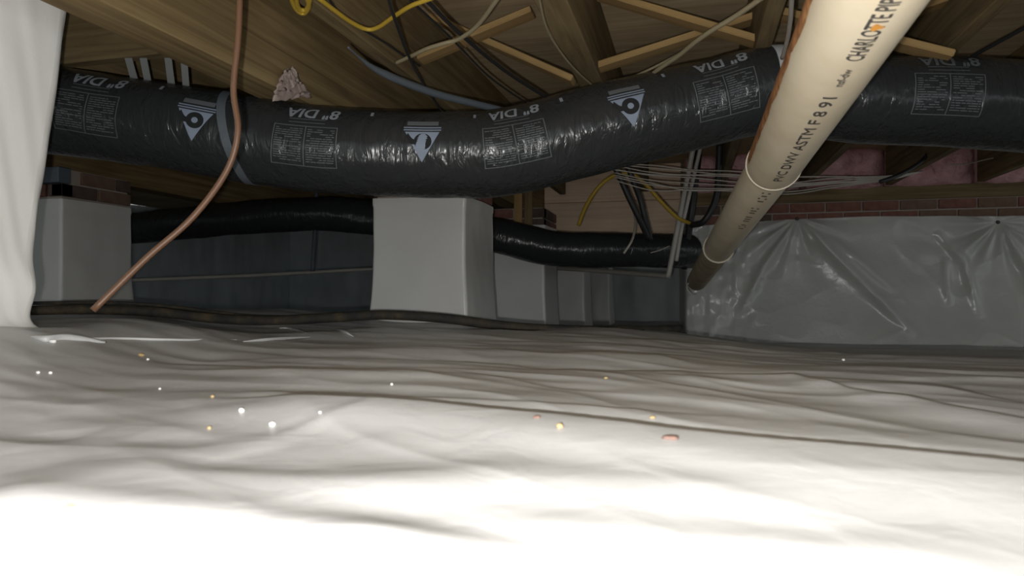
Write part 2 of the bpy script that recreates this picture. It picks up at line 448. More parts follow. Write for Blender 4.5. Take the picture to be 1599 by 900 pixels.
def brace(a, b, lab, y):
    P = []
    for (px, py) in (a, b):
        uu = (px - 799.5) / F; z = y / (CS + SN * uu); P.append(at(px, py, z))
    o = board('bridging_brace', P[0], P[1], 0.062, 0.020, M_brace)
    return tag(o, lab, 'brace', 'cross bridging between joists')
brace((636, 100), (832, 18), 'wooden cross brace rising right toward the wide joist', 2.02)
brace((640, 12), (896, 126), 'wooden cross brace falling right to the foot of the wide joist', 2.10)
brace((918, 110), (1184, 26), 'wooden cross brace rising from wide joist to joist by drain pipe', 2.10)
brace((925, -12), (1186, 66), 'wooden cross brace falling toward the joist by the drain pipe', 2.02)
brace((1216, 92), (1478, 0), 'wooden cross brace rising behind the cream drain pipe', 2.10)
brace((1222, 22), (1486, 88), 'wooden cross brace falling right of the cream drain pipe', 2.02)

pp = empty('pine_panel', (-0.55, 4.86, HC + 0.4), 'pale pine board panel behind the yellow cable and lower duct', 'panel')
for k in range(2):
    z0 = HC + 0.385 + k * 0.252
    board('plank', (-1.03, 4.86, z0 + 0.125), (-0.07, 4.86, z0 + 0.125), 0.03, 0.25, M_pine, parent=pp)
st = board('wood_stub', at(809, 300, 4.16), at(809, 372, 4.16), 0.05, 0.055, M_brace, up=Vector((SN, -CS, 0)))
tag(st, 'short upright wooden stub left of the pine panel', 'post')
st = board('wood_stub', at(825, 298, 4.18), at(825, 372, 4.18), 0.05, 0.06, M_joist, up=Vector((SN, -CS, 0)))
tag(st, 'darker upright wooden stub touching the pine panel', 'post')

# ================================================================ PIERS
def pier(x0, x1, y0, y1, zt, ztop, label, seed, amp=0.006, flare=0.03, bricks=False, gap=None):
    zb = min(tz(x, y) for x in (x0, x1) for y in (y0, y1)) - 0.02
    root = empty('masonry_pier', ((x0 + x1) / 2, (y0 + y1) / 2, zb), label, 'pier', 'plastic wrapped piers')
    i = 0.014
    top = ztop - (0.134 if bricks else 0.0)
    box('core', x0 + i, x1 - i, y0 + i, y1 - i, zb, top, M_mortar, root, bev=0)
    # wrap: closed loop of plastic around the four sides, with rounded corners
    r = 0.012; loop = []
    def corner(cx, cy, a0):
        for k in range(5):
            a = a0 + k / 4 * math.pi / 2; loop.append((cx + r * math.cos(a), cy + r * math.sin(a)))
    def side(ax, ay, bx, by, n=34):
        for k in range(1, n): loop.append((ax + (bx - ax) * k / n, ay + (by - ay) * k / n))
    corner(x1 - r, y1 - r, 0); side(x1 - r, y1, x0 + r, y1)
    corner(x0 + r, y1 - r, math.pi / 2); side(x0, y1 - r, x0, y0 + r)
    corner(x0 + r, y0 + r, math.pi); side(x0 + r, y0, x1 - r, y0)
    corner(x1 - r, y0 + r, 1.5 * math.pi); side(x1, y0 + r, x1, y1 - r)
    L = np.array(loop + [loop[0]]); n = 48
    cx, cy = (x0 + x1) / 2, (y0 + y1) / 2
    s = np.concatenate([[0], np.cumsum(np.hypot(*np.diff(L, axis=0).T))])
    T = np.linspace(0, 1, n)[:, None]
    dx = L[:, 0] - cx; dy = L[:, 1] - cy; rr = np.hypot(dx, dy)
    nz = pn(s[None, :] * 4 + seed, T * 2.0, seed) + 0.5 * pn(s[None, :] * 11, T * 5 + seed, seed + 1)
    nz[:, -1] = nz[:, 0]
    fl_ = flare * (1 - T) ** 3 + 0.004 * sst(0.93, 0.96, T) + amp * nz + 0.004
    X = L[None, :, 0] + dx[None, :] / rr[None, :] * fl_
    Y = L[None, :, 1] + dy[None, :] / rr[None, :] * fl_
    Z = zb + (zt - zb) * T + 0 * X + 0.006 * T * pn(s[None, :] * 3 + seed, 0 * T + 0.5, seed + 2)
    o = grid_mesh('plastic_wrap', X, Y, Z, M_wrap); child(o, root)
    if bricks:
        box('mortar_bed', x0 + 0.012, x1 - 0.012, y0 + 0.012, y1 - 0.012, top, ztop, M_mortar, root, bev=0)
        for c in range(2):
            z = top + 0.0335 + c * 0.067
            for (face, a0, a1) in (('x', y0, y1), ('y', x0, x1)):
                off = 0.0 if (c + (face == 'x')) % 2 else -0.1
                p = a0 + off
                while p < a1 - 0.02:
                    q0, q1 = max(p, a0), min(p + 0.2, a1)
                    if q1 - q0 > 0.03 and not (gap and gap(c, face, (q0 + q1) / 2)):
                        if face == 'x': bb = box('brick', x1 - 0.06, x1, q0, q1, z - 0.0285, z + 0.0285, random.choice(M_brick), root)
                        else: bb = box('brick', q0, q1, y0, y0 + 0.06, z - 0.0285, z + 0.0285, random.choice(M_brick), root)
                    p += 0.21
    return root
p1 = pier(-1.303, -0.897, 2.65, 3.055, HC + 0.392, Z_GIRD - 0.001, 'pale wrapped pier standing nearest behind the printed black duct', 3, bricks=True)
def prow(s): return 2.65 + s
pier(-1.303, -0.897, 4.21, 4.615, HC + 0.42, Z_GIRD - 0.001, 'grey wrapped pier second in the row, under the lower duct', 8, bricks=True)
pier(-1.303, -0.897, 5.85, 6.255, HC + 0.42, Z_GIRD - 0.001, 'small grey wrapped pier third in the row', 13)
pier(-1.303, -0.897, 7.69, 8.09, HC + 0.42, Z_GIRD - 0.001, 'smallest darkest wrapped pier at the end of the row', 17)
pl = pier(-3.225, -2.82, 2.526, 2.93, HC + 0.430, Z_SILL - 0.001, 'dim grey wrapped pier with bare brick top at left', 22, bricks=True,
          gap=lambda c, f, m: c == 1 and ((f == 'y' and m > -2.98) or (f == 'x' and m < 2.62)))
sh = box('metal_box', -2.93, -2.80, 2.49, 2.56, HC + 0.500, HC + 0.572, M_metal)
tag(sh, 'small blue grey metal box on the brick top of the left pier', 'box')

# close white pier at the left edge: its wrap is loose, with a lump near the foot and a skirt
pn_root = empty('masonry_pier', (-1.52, 0.87, 0.0), 'bright white wrapped pier at the left edge close by', 'pier', 'plastic wrapped piers')
box('core', -1.70, -1.34, 0.66, 1.07, -0.03, Z_JOIST - 0.001, M_mortar, pn_root, bev=0)
x0, x1, y0, y1 = -1.74, -1.295, 0.62, 1.115
r = 0.03; loop = []
def _cor(cx, cy, a0):
    for k in range(9):
        a = a0 + k / 8 * math.pi / 2; loop.append((cx + r * math.cos(a), cy + r * math.sin(a)))
def _sid(ax, ay, bx, by, n=90):
    for k in range(1, n): loop.append((ax + (bx - ax) * k / n, ay + (by - ay) * k / n))
_cor(x1 - r, y1 - r, 0); _sid(x1 - r, y1, x0 + r, y1); _cor(x0 + r, y1 - r, math.pi / 2); _sid(x0, y1 - r, x0, y0 + r)
_cor(x0 + r, y0 + r, math.pi); _sid(x0 + r, y0, x1 - r, y0); _cor(x1 - r, y0 + r, 1.5 * math.pi); _sid(x1, y0 + r, x1, y1 - r)
L = np.array(loop + [loop[0]]); s = np.concatenate([[0], np.cumsum(np.hypot(*np.diff(L, axis=0).T))])
cx, cy = (x0 + x1) / 2, (y0 + y1) / 2; dx, dy = L[:, 0] - cx, L[:, 1] - cy; rr = np.hypot(dx, dy)
T = np.linspace(0, 1, 150)[:, None]; Hh = Z_JOIST
S = s[None, :]; per = s[-1]
def wrapn(k, sx, ty, sd): # noise periodic round the loop
    a = S / per * 2 * np.pi
    return pn(np.cos(a) * sx + 5 + 0 * T, np.sin(a) * sx + T * ty, sd)
ZZ = T * Hh
kx = np.exp(-((L[:, 1] - 1.09) / 0.05) ** 2)[None, :] * (L[:, 0] > -1.38)[None, :]
lump = kx * 0.016 * np.exp(-((ZZ - 0.09) / 0.05) ** 2)
skirt = 0.030 * np.exp(-ZZ / 0.014)
lean = 0.080 * T ** 1.2 - 0.016
disp = lean + lump + skirt + 0.010 * wrapn(0, 1.2, 1.0, 31) + 0.008 * wrapn(0, 2.5, 3.5, 33) + 0.004 * wrapn(0, 9.0, 7.0, 35)
X = L[None, :, 0] + dx / rr * disp; Y = L[None, :, 1] + dy / rr * disp
gz = terrain(X[0], Y[0])
Z = np.maximum(ZZ + 0 * X, 0) + gz[None, :] * (1 - T) - 0.004
o = grid_mesh('plastic_wrap', X, Y, Z, M_wrapnear); child(o, pn_root)

# ================================================================ SHEET ON THE RIGHT WALL
ws = empty('wall_sheet', (1.8, Y_WALL - 0.05, -0.12), 'shiny grey plastic sheet pinned over the right brick wall', 'plastic sheet')
xs, tt = np.meshgrid(np.linspace(-0.085, 5.1, 640), np.linspace(0, 1, 150))
def wallpt(px, py):
    uu = (px - 799.5) / F; z = Y_WALL / (CS + SN * uu); return at(px, py, z)
pins = [wallpt(1244, 340), wallpt(1557, 347), wallpt(1880, 352)]
topz = HC + 0.452 + 0.018 * np.exp(-((xs - 0.95) / 0.5) ** 2) + 0.004 * pn(xs * 3, 0 * xs, 41) - 0.03 * sst(0.35, -0.1, xs)
bz = -0.31
Zs = bz + (topz - bz) * tt
D = 0.03 + 0.16 * (1 - tt) ** 2.2 + 0.03 * pn(xs * 1.3, Zs * 2.0, 42) * (1 - tt) + 0.010 * pn(xs * 5 + Zs * 3, Zs * 5, 43)
for k, p in enumerate(pins):
    rx, rz = xs - p.x, Zs - p.z; R_ = np.hypot(rx, rz); th = np.arctan2(rx, -rz)
    fall = sst(0.0, 0.16, R_) * np.exp(-(R_ / 0.42) ** 2)
    D = D + 0.050 * fall * pn(th * 3.0 + 9 * k, R_ * 1.2, 44 + k) * 1.6 - 0.022 * np.exp(-(R_ / 0.05) ** 2)
# long slack folds hanging from the pins
for pts_, am, wd_ in (([(1250, 348), (1330, 430), (1425, 526)], 0.045, 0.035), ([(1262, 352), (1310, 385), (1400, 462)], 0.030, 0.030),
                      ([(1455, 360), (1500, 410), (1522, 500)], 0.035, 0.030), ([(1470, 400), (1474, 480)], 0.022, 0.025),
                      ([(1240, 350), (1190, 420), (1150, 500)], 0.030, 0.028), ([(1562, 352), (1600, 420), (1625, 500)], 0.040, 0.035)):
    Q_ = [wallpt(*p) for p in pts_]; dm = np.full(xs.shape, 9.0); tm = np.zeros(xs.shape)
    for i_ in range(len(Q_) - 1):
        ax, az = Q_[i_].x, Q_[i_].z; bx_, bz_ = Q_[i_ + 1].x - ax, Q_[i_ + 1].z - az
        t_ = np.clip(((xs - ax) * bx_ + (Zs - az) * bz_) / (bx_ ** 2 + bz_ ** 2), 0, 1)
        dd = np.hypot(xs - ax - bx_ * t_, Zs - az - bz_ * t_); tm = np.where(dd < dm, (i_ + t_) / (len(Q_) - 1), tm); dm = np.minimum(dm, dd)
    D = D + am * np.sin(np.pi * np.clip(tm, 0.02, 0.98)) ** 0.7 * np.exp(-(dm / wd_) ** 2)
# crumpled near the left end, where it turns the corner
D = D + 0.030 * (1 - sst(0.25, 0.6, xs)) * pn(xs * 9, Zs * 5, 51) + 0.014 * (1 - sst(0.2, 0.5, xs)) * pn(xs * 22, Zs * 14, 52)
D = D + 0.005 * np.clip(1 - np.abs(pn(xs * 3.2 + Zs * 2.2, Zs * 2.4 - xs, 55)) * 4, 0, 1) ** 2
Ys = Y_WALL - D + 0.45 * (1 - sst(-0.085, -0.03, xs))
o = grid_mesh('sheet', xs, Ys, Zs, M_sheet); child(o, ws)
for p in pins[:2]:
    k = int(np.argmin((xs - p.x) ** 2 + (Zs - p.z) ** 2)); q = Vector((xs.flat[k], Ys.flat[k] - 0.004, Zs.flat[k]))
    me = bpy.data.meshes.new('fastener'); bm = bmesh.new()
    bmesh.ops.create_cone(bm, cap_ends=True, segments=14, radius1=0.013, radius2=0.008, depth=0.012)
    bm.to_mesh(me); bm.free(); f_ = link('fastener', me, M_pin); f_.location = q - ws.location; f_.parent = ws
    f_.rotation_euler = (math.radians(90), 0, 0)

# pink batts between the joist ends
for k, (xa, xb, lab) in enumerate([(-0.02, 0.165, 'narrow pink insulation batt left of the cream drain pipe'),
                                   (0.215, 0.665, 'pink insulation batt directly behind the cream drain pipe'),
                                   (0.715, 1.165, 'pink insulation batt behind the bundle of cream wires'),
                                   (1.215, 1.665, 'pink insulation batt right of the black cable end'),
                                   (1.715, 2.165, 'pink insulation batt at the right edge above the bricks')]):
    a, b = np.meshgrid(np.linspace(0, 1, 50), np.linspace(0, 1, 34))
    X = xa + (xb - xa) * a; Z = Z_JOIST + 0.003 + (Z_SUB - Z_JOIST - 0.006) * b
    e = (1 - (2 * a - 1) ** 6) * (1 - (2 * b - 1) ** 6)
    Y = Y_WALL + 0.10 - 0.15 * e - 0.05 * e * pn(X * 6, Z * 6 + k, 61 + k) * 1.5 - 0.02 * e * pn(X * 18, Z * 18, 66)
    o = grid_mesh('insulation_batt', X, Y, Z, M_pink); md = o.modifiers.new('thickness', 'SOLIDIFY'); md.thickness = 0.03; md.offset = 1
    tag(o, lab, 'insulation', 'pink insulation batts')

# torn paper stuck on the girder
a, b = np.meshgrid(np.linspace(0, 1, 22), np.linspace(0, 1, 18))
q0 = at(424, 160, 2.0)
def girdpt(px, py):
    uu = (px - 799.5) / F; z = -1.035 / (CS * uu - SN); return at(px, py, z)
A, B_, C_, D_ = girdpt(422, 158), girdpt(484, 152), girdpt(452, 106), girdpt(438, 112)
V = []
PX = np.zeros_like(a); PY = PX.copy(); PZ = PX.copy()
for i in range(a.shape[0]):
    for j in range(a.shape[1]):
        s_, t_ = a[i, j], b[i, j]
        p = (A * (1 - s_) + B_ * s_) * (1 - t_) + (D_ * (1 - s_) + C_ * s_) * t_
        PX[i, j], PY[i, j], PZ[i, j] = p
PX += 0.007 + 0.010 * np.abs(pn(a * 4, b * 3, 71)) + 0.006 * pn(a * 11, b * 9, 72)
PZ += 0.014 * pn(a * 6, b * 6, 73); PY += 0.012 * pn(a * 5, b * 8, 74)
o = grid_mesh('paper_scrap', PX, PY, PZ, M_paper); md = o.modifiers.new('thickness', 'SOLIDIFY'); md.thickness = 0.004
tag(o, 'torn pinkish paper scrap stuck to the girder above the duct', 'paper scrap')

# ================================================================ DUCTS
class Duct:
    def __init__(self, P, R, step=0.012, seed=80, lump=0.006, sag=0.92):
        dense = catmull([at(*p) for p in P], 60)
        d = np.array([list(p) for p in dense]); cum = np.concatenate([[0], np.cumsum(np.linalg.norm(np.diff(d, axis=0), axis=1))])
        self.L = cum[-1]; self.n = int(self.L / step) + 1; self.R = R; self.seed = seed; self.lump = lump; self.sag = sag
        self.cum, self.d = cum, d
    def frame(self, s):
        s = np.asarray(s, float)
        c = np.stack([np.interp(s, self.cum, self.d[:, k]) for k in range(3)], -1)
        e = 0.02
        t = np.stack([np.interp(s + e, self.cum, self.d[:, k]) - np.interp(s - e, self.cum, self.d[:, k]) for k in range(3)], -1)
        t /= np.linalg.norm(t, axis=-1, keepdims=True)
        up = np.zeros_like(t); up[..., 2] = 1
        up -= t * np.sum(up * t, -1, keepdims=True); up /= np.linalg.norm(up, axis=-1, keepdims=True)
        nf = np.cross(t, up)                      # towards the camera for a duct laid left to right
        return c, t, up, nf
    def pos(self, s, a, off=0.0):
        s = np.asarray(s, float); a = np.asarray(a, float)
        c, t, up, nf = self.frame(s)
        ca, sa = np.cos(a), np.sin(a)
        sd = self.seed
        rad = self.R + self.lump * (pn(s * 3.0, ca * 1.2 + 4, sd) + pn(s * 3.0 + 30, sa * 1.2 + 4, sd + 1)) \
              + 0.45 * self.lump * pn(s * 11.0, ca * 1.5 + sa * 0.7 + 9, sd + 2)
        # puckers round the lower front
        rad = rad + 0.0022 * np.exp(-((a + 0.35) / 0.42) ** 2) * pn(s * 34, a * 3.0, sd + 3) * 1.8
        rad = rad + off
        return c + nf * (rad * ca)[..., None] + up * (rad * sa * self.sag)[..., None]
    def build(self, name, mat, seg=120):
        s, a = np.meshgrid(np.linspace(0, self.L, self.n), np.linspace(-math.pi, math.pi, seg + 1), indexing='ij')
        p = self.pos(s, a)
        p[:, -1] = p[:, 0]
        return grid_mesh(name, p[..., 0], p[..., 1], p[..., 2], mat)
    def s_at(self, px):
        """length along the duct whose centre line is seen at a column of the photograph"""
        x = CS * self.d[:, 0] + SN * self.d[:, 1]; z = -SN * self.d[:, 0] + CS * self.d[:, 1]
        col = 799.5 + F * x / z
        return float(np.interp(px, col, self.cum))
    def decal(self, name, polys, mat, root, off=0.0012):
        v, f = [], []
        for uv, faces in polys:
            k = len(v); uv = np.array(uv, float)
            v += [tuple(q) for q in self.pos(uv[:, 0], uv[:, 1], off)]
            f += [tuple(i + k for i in fc) for fc in faces]
        o = mesh(name, v, f, mat); tag(o, kind='stuff'); return child(o, root)
    def band(self, name, s0, wd, mat, tilt=0.0, off=0.003, a0=-math.pi, a1=math.pi, n=80):
        v, f = [], []
        for i in range(n + 1):
            a = a0 + (a1 - a0) * i / n; sc = s0 + tilt * math.sin(a)
            for e, of in ((-wd / 2, off), (wd / 2, off), (wd / 2, off - 0.002), (-wd / 2, off - 0.002)):
                v.append(tuple(self.pos(np.array(sc + e), np.array(a), of)))
            if i:
                for k in range(4): f.append(((i - 1) * 4 + k, (i - 1) * 4 + (k + 1) % 4, i * 4 + (k + 1) % 4, i * 4 + k))
        return mesh(name, v, f, mat, None, False)

def text_mesh(body, size, bold=0.0):
    cu = bpy.data.curves.new('txt', 'FONT'); cu.body = body; cu.size = size; cu.align_x = 'CENTER'; cu.align_y = 'CENTER'
    cu.resolution_u = 3; cu.offset = bold
    t = bpy.data.objects.new('txt', cu); C.objects.link(t)
    dg = bpy.context.evaluated_depsgraph_get(); dg.update()
    me = t.evaluated_get(dg).to_mesh()
    bm = bmesh.new(); bm.from_mesh(me)
    lo, hi = min(q.co.y for q in bm.verts), max(q.co.y for q in bm.verts); k = 1
    while lo + k * size / 9 < hi:                     # cut across so that tall strokes follow the curved surface
        bmesh.ops.bisect_plane(bm, geom=bm.verts[:] + bm.edges[:] + bm.faces[:], plane_co=(0, lo + k * size / 9, 0), plane_no=(0, 1, 0)); k += 1
    bm.verts.index_update()
    v = [(q.co.x, q.co.y) for q in bm.verts]; f = [tuple(q.index for q in fc.verts) for fc in bm.faces]; bm.free()
    t.evaluated_get(dg).to_mesh_clear()
    bpy.data.objects.remove(t, do_unlink=True); bpy.data.curves.remove(cu)
    return np.array(v), f

ZD = 1.93
main = Duct([(-330, 150, 2.05), (-150, 158, 2.0), (0, 166, ZD), (100, 174, ZD), (200, 189, ZD), (300, 204, ZD), (400, 221, ZD), (500, 234, ZD), (600, 239, ZD),
             (700, 242, ZD), (770, 241, ZD), (850, 225, ZD), (900, 212, ZD), (1000, 187, ZD), (1100, 163, ZD), (1200, 142, 1.92), (1350, 154, 1.90),
             (1450, 158, 1.89), (1599, 166, 1.88), (1800, 176, 1.86), (2050, 180, 1.84)], 0.131)
dr = empty('flexible_duct', at(760, 312, ZD), 'long black insulated duct with grey print sagging across the crawl space', 'duct')
child(main.build('jacket', M_duct), dr)
tx, tf = text_mesh('8" DIA', 0.050)
tx = tx * np.array([1.06, 1.12])
tx2 = tx.copy(); tx2[:, 0] += 0.12 * tx[:, 1]
def rectp(u0, u1, v0, v1, m=1):
    n = max(2, int(abs(u1 - u0) / 0.02) + 2); k = max(2, int(abs(v1 - v0) / 0.008) + 2)
    uv = [(u0 + (u1 - u0) * i / (n - 1), v0 + (v1 - v0) * j / (k - 1)) for i in range(n) for j in range(k)]
    fc = [(i * k + j, (i + 1) * k + j, (i + 1) * k + j + 1, i * k + j + 1) for i in range(n - 1) for j in range(k - 1)]
    return uv, fc
def to_sa(polys, s0, a0, R, sgn=1):
    return [([(s0 + sgn * p[0], a0 + sgn * p[1] / R) for p in uv], fc) for uv, fc in polys]
RR = main.R
rnd = random.Random(3)
for px, faint, da in ((183, 0, 0.0), (502, 0, 0.0), (810, 0, 0.06), (1120, 0, 0.0), (1447, 1, 0.0)):
    s0 = main.s_at(px); a_t = 0.70 + da
    o = main.decal('size_lettering', to_sa([(tx2 + np.array([e, e2]), tf) for e in (-.0011, 0, .0011) for e2 in (-.0008, .0008)], s0, a_t, RR, -1), M_print if not faint else M_printfaint, dr)
    # specification table: outline, middle rule, rows of fine lines
    w2, h2 = 0.086, 0.118
    ps = []
    lw = 0.0022
    ps += [rectp(-w2, w2, h2 / 2 - lw, h2 / 2), rectp(-w2, w2, -h2 / 2, -h2 / 2 + lw), rectp(-w2, -w2 + lw, -h2 / 2, h2 / 2), rectp(w2 - lw, w2, -h2 / 2, h2 / 2),
           rectp(-lw / 2, lw / 2, -h2 / 2, h2 / 2), rectp(-0.05, 0.05, h2 / 2 + 0.010, h2 / 2 + 0.012), rectp(-0.05, 0.05, h2 / 2 + 0.022, h2 / 2 + 0.024)]
    for side in (-1, 1):
        y = h2 / 2 - 0.012
        while y > -h2 / 2 + 0.008:
            xa = (-w2 + 0.006) if side < 0 else 0.006; x = xa; end = xa + 0.073
            while x < end - 0.004:
                l = rnd.uniform(0.006, 0.026); e = min(x + l, end)
                if rnd.random() < 0.82: ps.append(rectp(x, e, y, y + 0.0024))
                x = e + 0.0022
            y -= 0.0066
    main.decal('specification_print', to_sa(ps, s0 - 0.010, a_t - 0.120 / RR + 0.08, RR, 1), M_printfaint, dr, 0.0009)

for px, da in ((335, 0.0), (668, 0.0), (973, 0.05), (1285, 0.0)):
    s0 = main.s_at(px); ac = -0.02 + da
    ps = [rectp(-0.050, 0.050, 0.052, 0.056), rectp(-0.050, 0.050, 0.044, 0.048)]
    tri = []; N = 14
    for i in range(N + 1):
        y = 0.040 - 0.088 * i / N; wv = 0.046 * (1 - i / N)
        tri += [(-wv, y), (wv, y)]
    ps.append((tri, [(2 * i, 2 * i + 1, 2 * i + 3, 2 * i + 2) for i in range(N)]))
    tl = main.decal('triangle_logo', to_sa(ps, s0, ac, RR, 1), M_logo, dr)
    # dark swirl inside the triangle
    k = 28; ring = []
    for i in range(k + 1):
        a = 2 * math.pi * i / k; ring += [(0.002 + 0.0235 * math.cos(a), 0.012 + 0.0235 * math.sin(a)), (0.002 + 0.0085 * math.cos(a), 0.012 + 0.0085 * math.sin(a))]
    ps = [(ring, [(2 * i, 2 * i + 1, 2 * i + 3, 2 * i + 2) for i in range(k)])]
    tail = []
    for i in range(11):
        t = i / 10
        cx_, cy_ = -0.014 - 0.026 * t, 0.012 + 0.020 * t - 0.010 * math.sin(math.pi * t)
        wv = 0.0085 * (1 - 0.5 * t); tail += [(cx_ - wv * 0.5, cy_ - wv), (cx_ + wv * 0.5, cy_ + wv)]
    ps.append((tail, [(2 * i, 2 * i + 1, 2 * i + 3, 2 * i + 2) for i in range(10)]))
    sw = main.decal('logo_swirl', to_sa(ps, s0, ac, RR, 1), M_ink, dr, 0.0020); sw.parent = tl; sw.location = (0, 0, 0)
    wide = [rectp(-0.042, 0.042, 0.062, 0.078)]
    main.decal('print_block', to_sa(wide, s0, ac, RR, 1), M_printfaint, dr, 0.0009)
for px in (108, 272, 590, 745, 885, 1035):
    main.decal('tick_mark', to_sa([rectp(-0.004, 0.004, -0.010, 0.010)], main.s_at(px), 0.78, RR, 1), M_print, dr)

low = Duct([(60, 366, 4.75), (130, 362, 4.7), (210, 357, 4.6), (300, 348, 4.35), (420, 338, 4.2), (520, 335, 4.1), (600, 343, 4.05), (700, 356, 4.0), (780, 369, 3.95), (850, 386, 3.95), (920, 390, 3.95), (1000, 391, 4.0), (1050, 393, 4.08), (1075, 394, 4.15)], 0.107, 0.018, 90, 0.008, 0.95)
dl = empty('flexible_duct', at(900, 418, 3.95), 'smaller plain black duct drooping behind the pale pier', 'duct')
child(low.build('jacket', M_duct, 72), dl)

# straps that carry the duct
def strip(name, a, b, wd, mat, label, th=0.0016):
    o = board(name, a, b, wd, th, mat, up=Vector((SN, -CS, 0)), bev=0)
    return tag(o, label, 'strap', 'duct straps')
for (a, b, wd, lab) in (((196, 78), (209, 124), 0.020, 'dull silver duct strap leftmost of four above the duct'),
                        ((220, 76), (230, 126), 0.020, 'bright silver duct strap with a crease, second of four'),
                        ((261, 86), (267, 132), 0.020, 'silver duct strap third of four above the duct'),
                        ((287, 98), (290, 136), 0.019, 'dim silver duct strap nearest the girder')):
    strip('duct_strap', at(*a, 1.93), at(*b, 1.93), wd, M_strap, lab)
sr = empty('duct_strap', at(1200, 66, 1.9), 'pale hanger strap looped round the duct beside the drain pipe', 'strap', 'duct straps')
child(main.band('loop', main.s_at(1203), 0.026, M_strapw), sr)
pa = main.pos(np.array(main.s_at(1203)), np.array(1.35), 0.004)
board('tail', Vector(pa) - Vector((0, 0, 0.004)), Vector((pa[0], pa[1], Z_JOIST)), 0.026, 0.002, M_strapw, up=Vector((SN, -CS, 0)), parent=sr, bev=0)
sr2 = empty('duct_strap', at(375, 145, 1.9), 'grey strap wrapped slantwise round the duct behind the brown tube', 'strap', 'duct straps')
child(main.band('loop', main.s_at(378), 0.024, M_greyt, tilt=-0.045), sr2)

# ================================================================ DRAIN PIPE
P1, P2, P3 = at(1349, 0, 0.75), at(1209, 256, 1.50), at(1122, 388, 2.62)
P0 = P1 + (P1 - P2) * 0.75
P4 = P3 + (P3 - P2) * 0.95
dp = empty('drain_pipe', P2, 'cream plastic drain pipe with black lettering slanting from upper right', 'pipe')
def straight(name, a, b, r, mat, root, seg=56, n=60, off=None):
    pts = [a + (b - a) * (i / n) for i in range(n + 1)]
    vv, ff = tube_data(pts, r, seg); o = mesh(name, vv, ff, mat, None, True); return child(o, root)
R1 = 0.0575
dirn = (P2 - P1).normalized()
straight('near_section', P0, P2, R1, M_pvc, dp)
straight('socket_lip', P2 - dirn * 0.003, P2 + dirn * 0.006, R1 + 0.0022, M_pvclip, dp, n=2)
d2 = (P3 - P2).normalized()
straight('far_section', P2 - d2 * 0.02, P3, R1 * 0.93, M_pvc, dp)
straight('socket_lip', P3 - d2 * 0.006, P3 + d2 * 0.006, R1 + 0.001, M_pvclip, dp, n=2)
straight('end_section', P3 - d2 * 0.02, P4, R1 * 0.90, M_pvcold, dp)
# frame on the near section for print
def pipe_frame(a, b):
    t = (b - a).normalized(); m = (a + b) / 2; c = (cam.location - m); n1 = (c - t * c.dot(t)).normalized()
    n2 = t.cross(n1); return t, n1, n2
tP, nA, nB = pipe_frame(P1, P2)      # nB points to the left or right in the picture
if nB.dot(Vector((CS, SN, 0))) < 0: nB = -nB
def pipe_decal(name, uv, faces, mat, s0, ph0, r=R1, off=0.0005, base=None, t=None):
    base = P1 if base is None else base; t = tP if t is None else t
    v = []
    for (x, y) in uv:
        ph = ph0 - y / r; p = base + t * (s0 - x)
        v.append(p + (nA * math.cos(ph) + nB * math.sin(ph)) * (r + off))
    o = mesh(name, v, faces, mat); tag(o, kind='stuff') if len(faces) > 150 else None; return child(o, dp)
Lp = (P2 - P1).length
def s_pipe(px, py, ph=0.42):
    """distance from P1 along the near section of the printed line's point at a pixel row"""
    best = None
    for i in range(-300, 401):
        s = i / 400 * Lp; p = P1 + tP * s + (nA * math.cos(ph) + nB * math.sin(ph)) * R1
        q = p - cam.location; z = -SN * q.x + CS * q.y
        d = abs(HY - F * q.z / z - py)
        if best is None or d < best[0]: best = (d, s)
    return best[1]
def pipe_text(body, size, a, b, ph, mat, name='lettering', hs=1.0):
    sa, sb = s_pipe(*a), s_pipe(*b)
    v, f = text_mesh(body, size); wv = v[:, 0].max() - v[:, 0].min()
    v = v * np.array([abs(sa - sb) / wv, hs]); v[:, 0] -= (v[:, 0].max() + v[:, 0].min()) / 2
    V_, F_ = [], []
    for e, e2 in ((-.0006, 0), (.0006, 0), (0, -.0006), (0, .0006)):
        F_ += [tuple(i + len(V_) for i in fc) for fc in f]; V_ += [(p[0] + e, p[1] + e2) for p in v]
    return pipe_decal(name, V_, F_, mat, (sa + sb) / 2, ph, off=0.0006)
M_text = mat_new('black_pipe_ink', (0.075, 0.068, 0.06), 0.5)
M_textf = mat_new('worn_pipe_ink', (0.13, 0.115, 0.09), 0.5)
PH = 0.42
pipe_text('CHARLOTTE PIPE', 0.026, (1318, 94), (1405, -12), PH, M_text)
pipe_text('nsf-dw', 0.014, (1294, 134), (1312, 108), PH, M_textf, 'certification_mark')
pipe_text('PVC DWV ASTM F 8 91', 0.024, (1195, 283), (1290, 152), PH, M_text, 'standard_print')
# worn remains of print on the far section
tF, nA2, nB2 = pipe_frame(P2, P3)
if nB2.dot(Vector((CS, SN, 0))) < 0: nB2 = -nB2
wv_, wf_ = [], []
for k in range(17):
    if k in (4, 5, 9, 13): continue
    q = P2 + d2 * (0.05 + k * 0.026); r_ = R1 * 0.93 + 0.0006; h_ = random.Random(k).uniform(0.10, 0.19)
    for (ds, ph) in ((0, PH - h_), (0.012, PH - h_), (0.012, PH + h_), (0, PH + h_)):
        wv_.append(q + d2 * ds + (nA2 * math.cos(ph) + nB2 * math.sin(ph)) * r_)
    n_ = len(wv_); wf_.append((n_ - 4, n_ - 3, n_ - 2, n_ - 1))
o = child(mesh('worn_print', wv_, wf_, M_textf), dp); tag(o, kind='stuff')
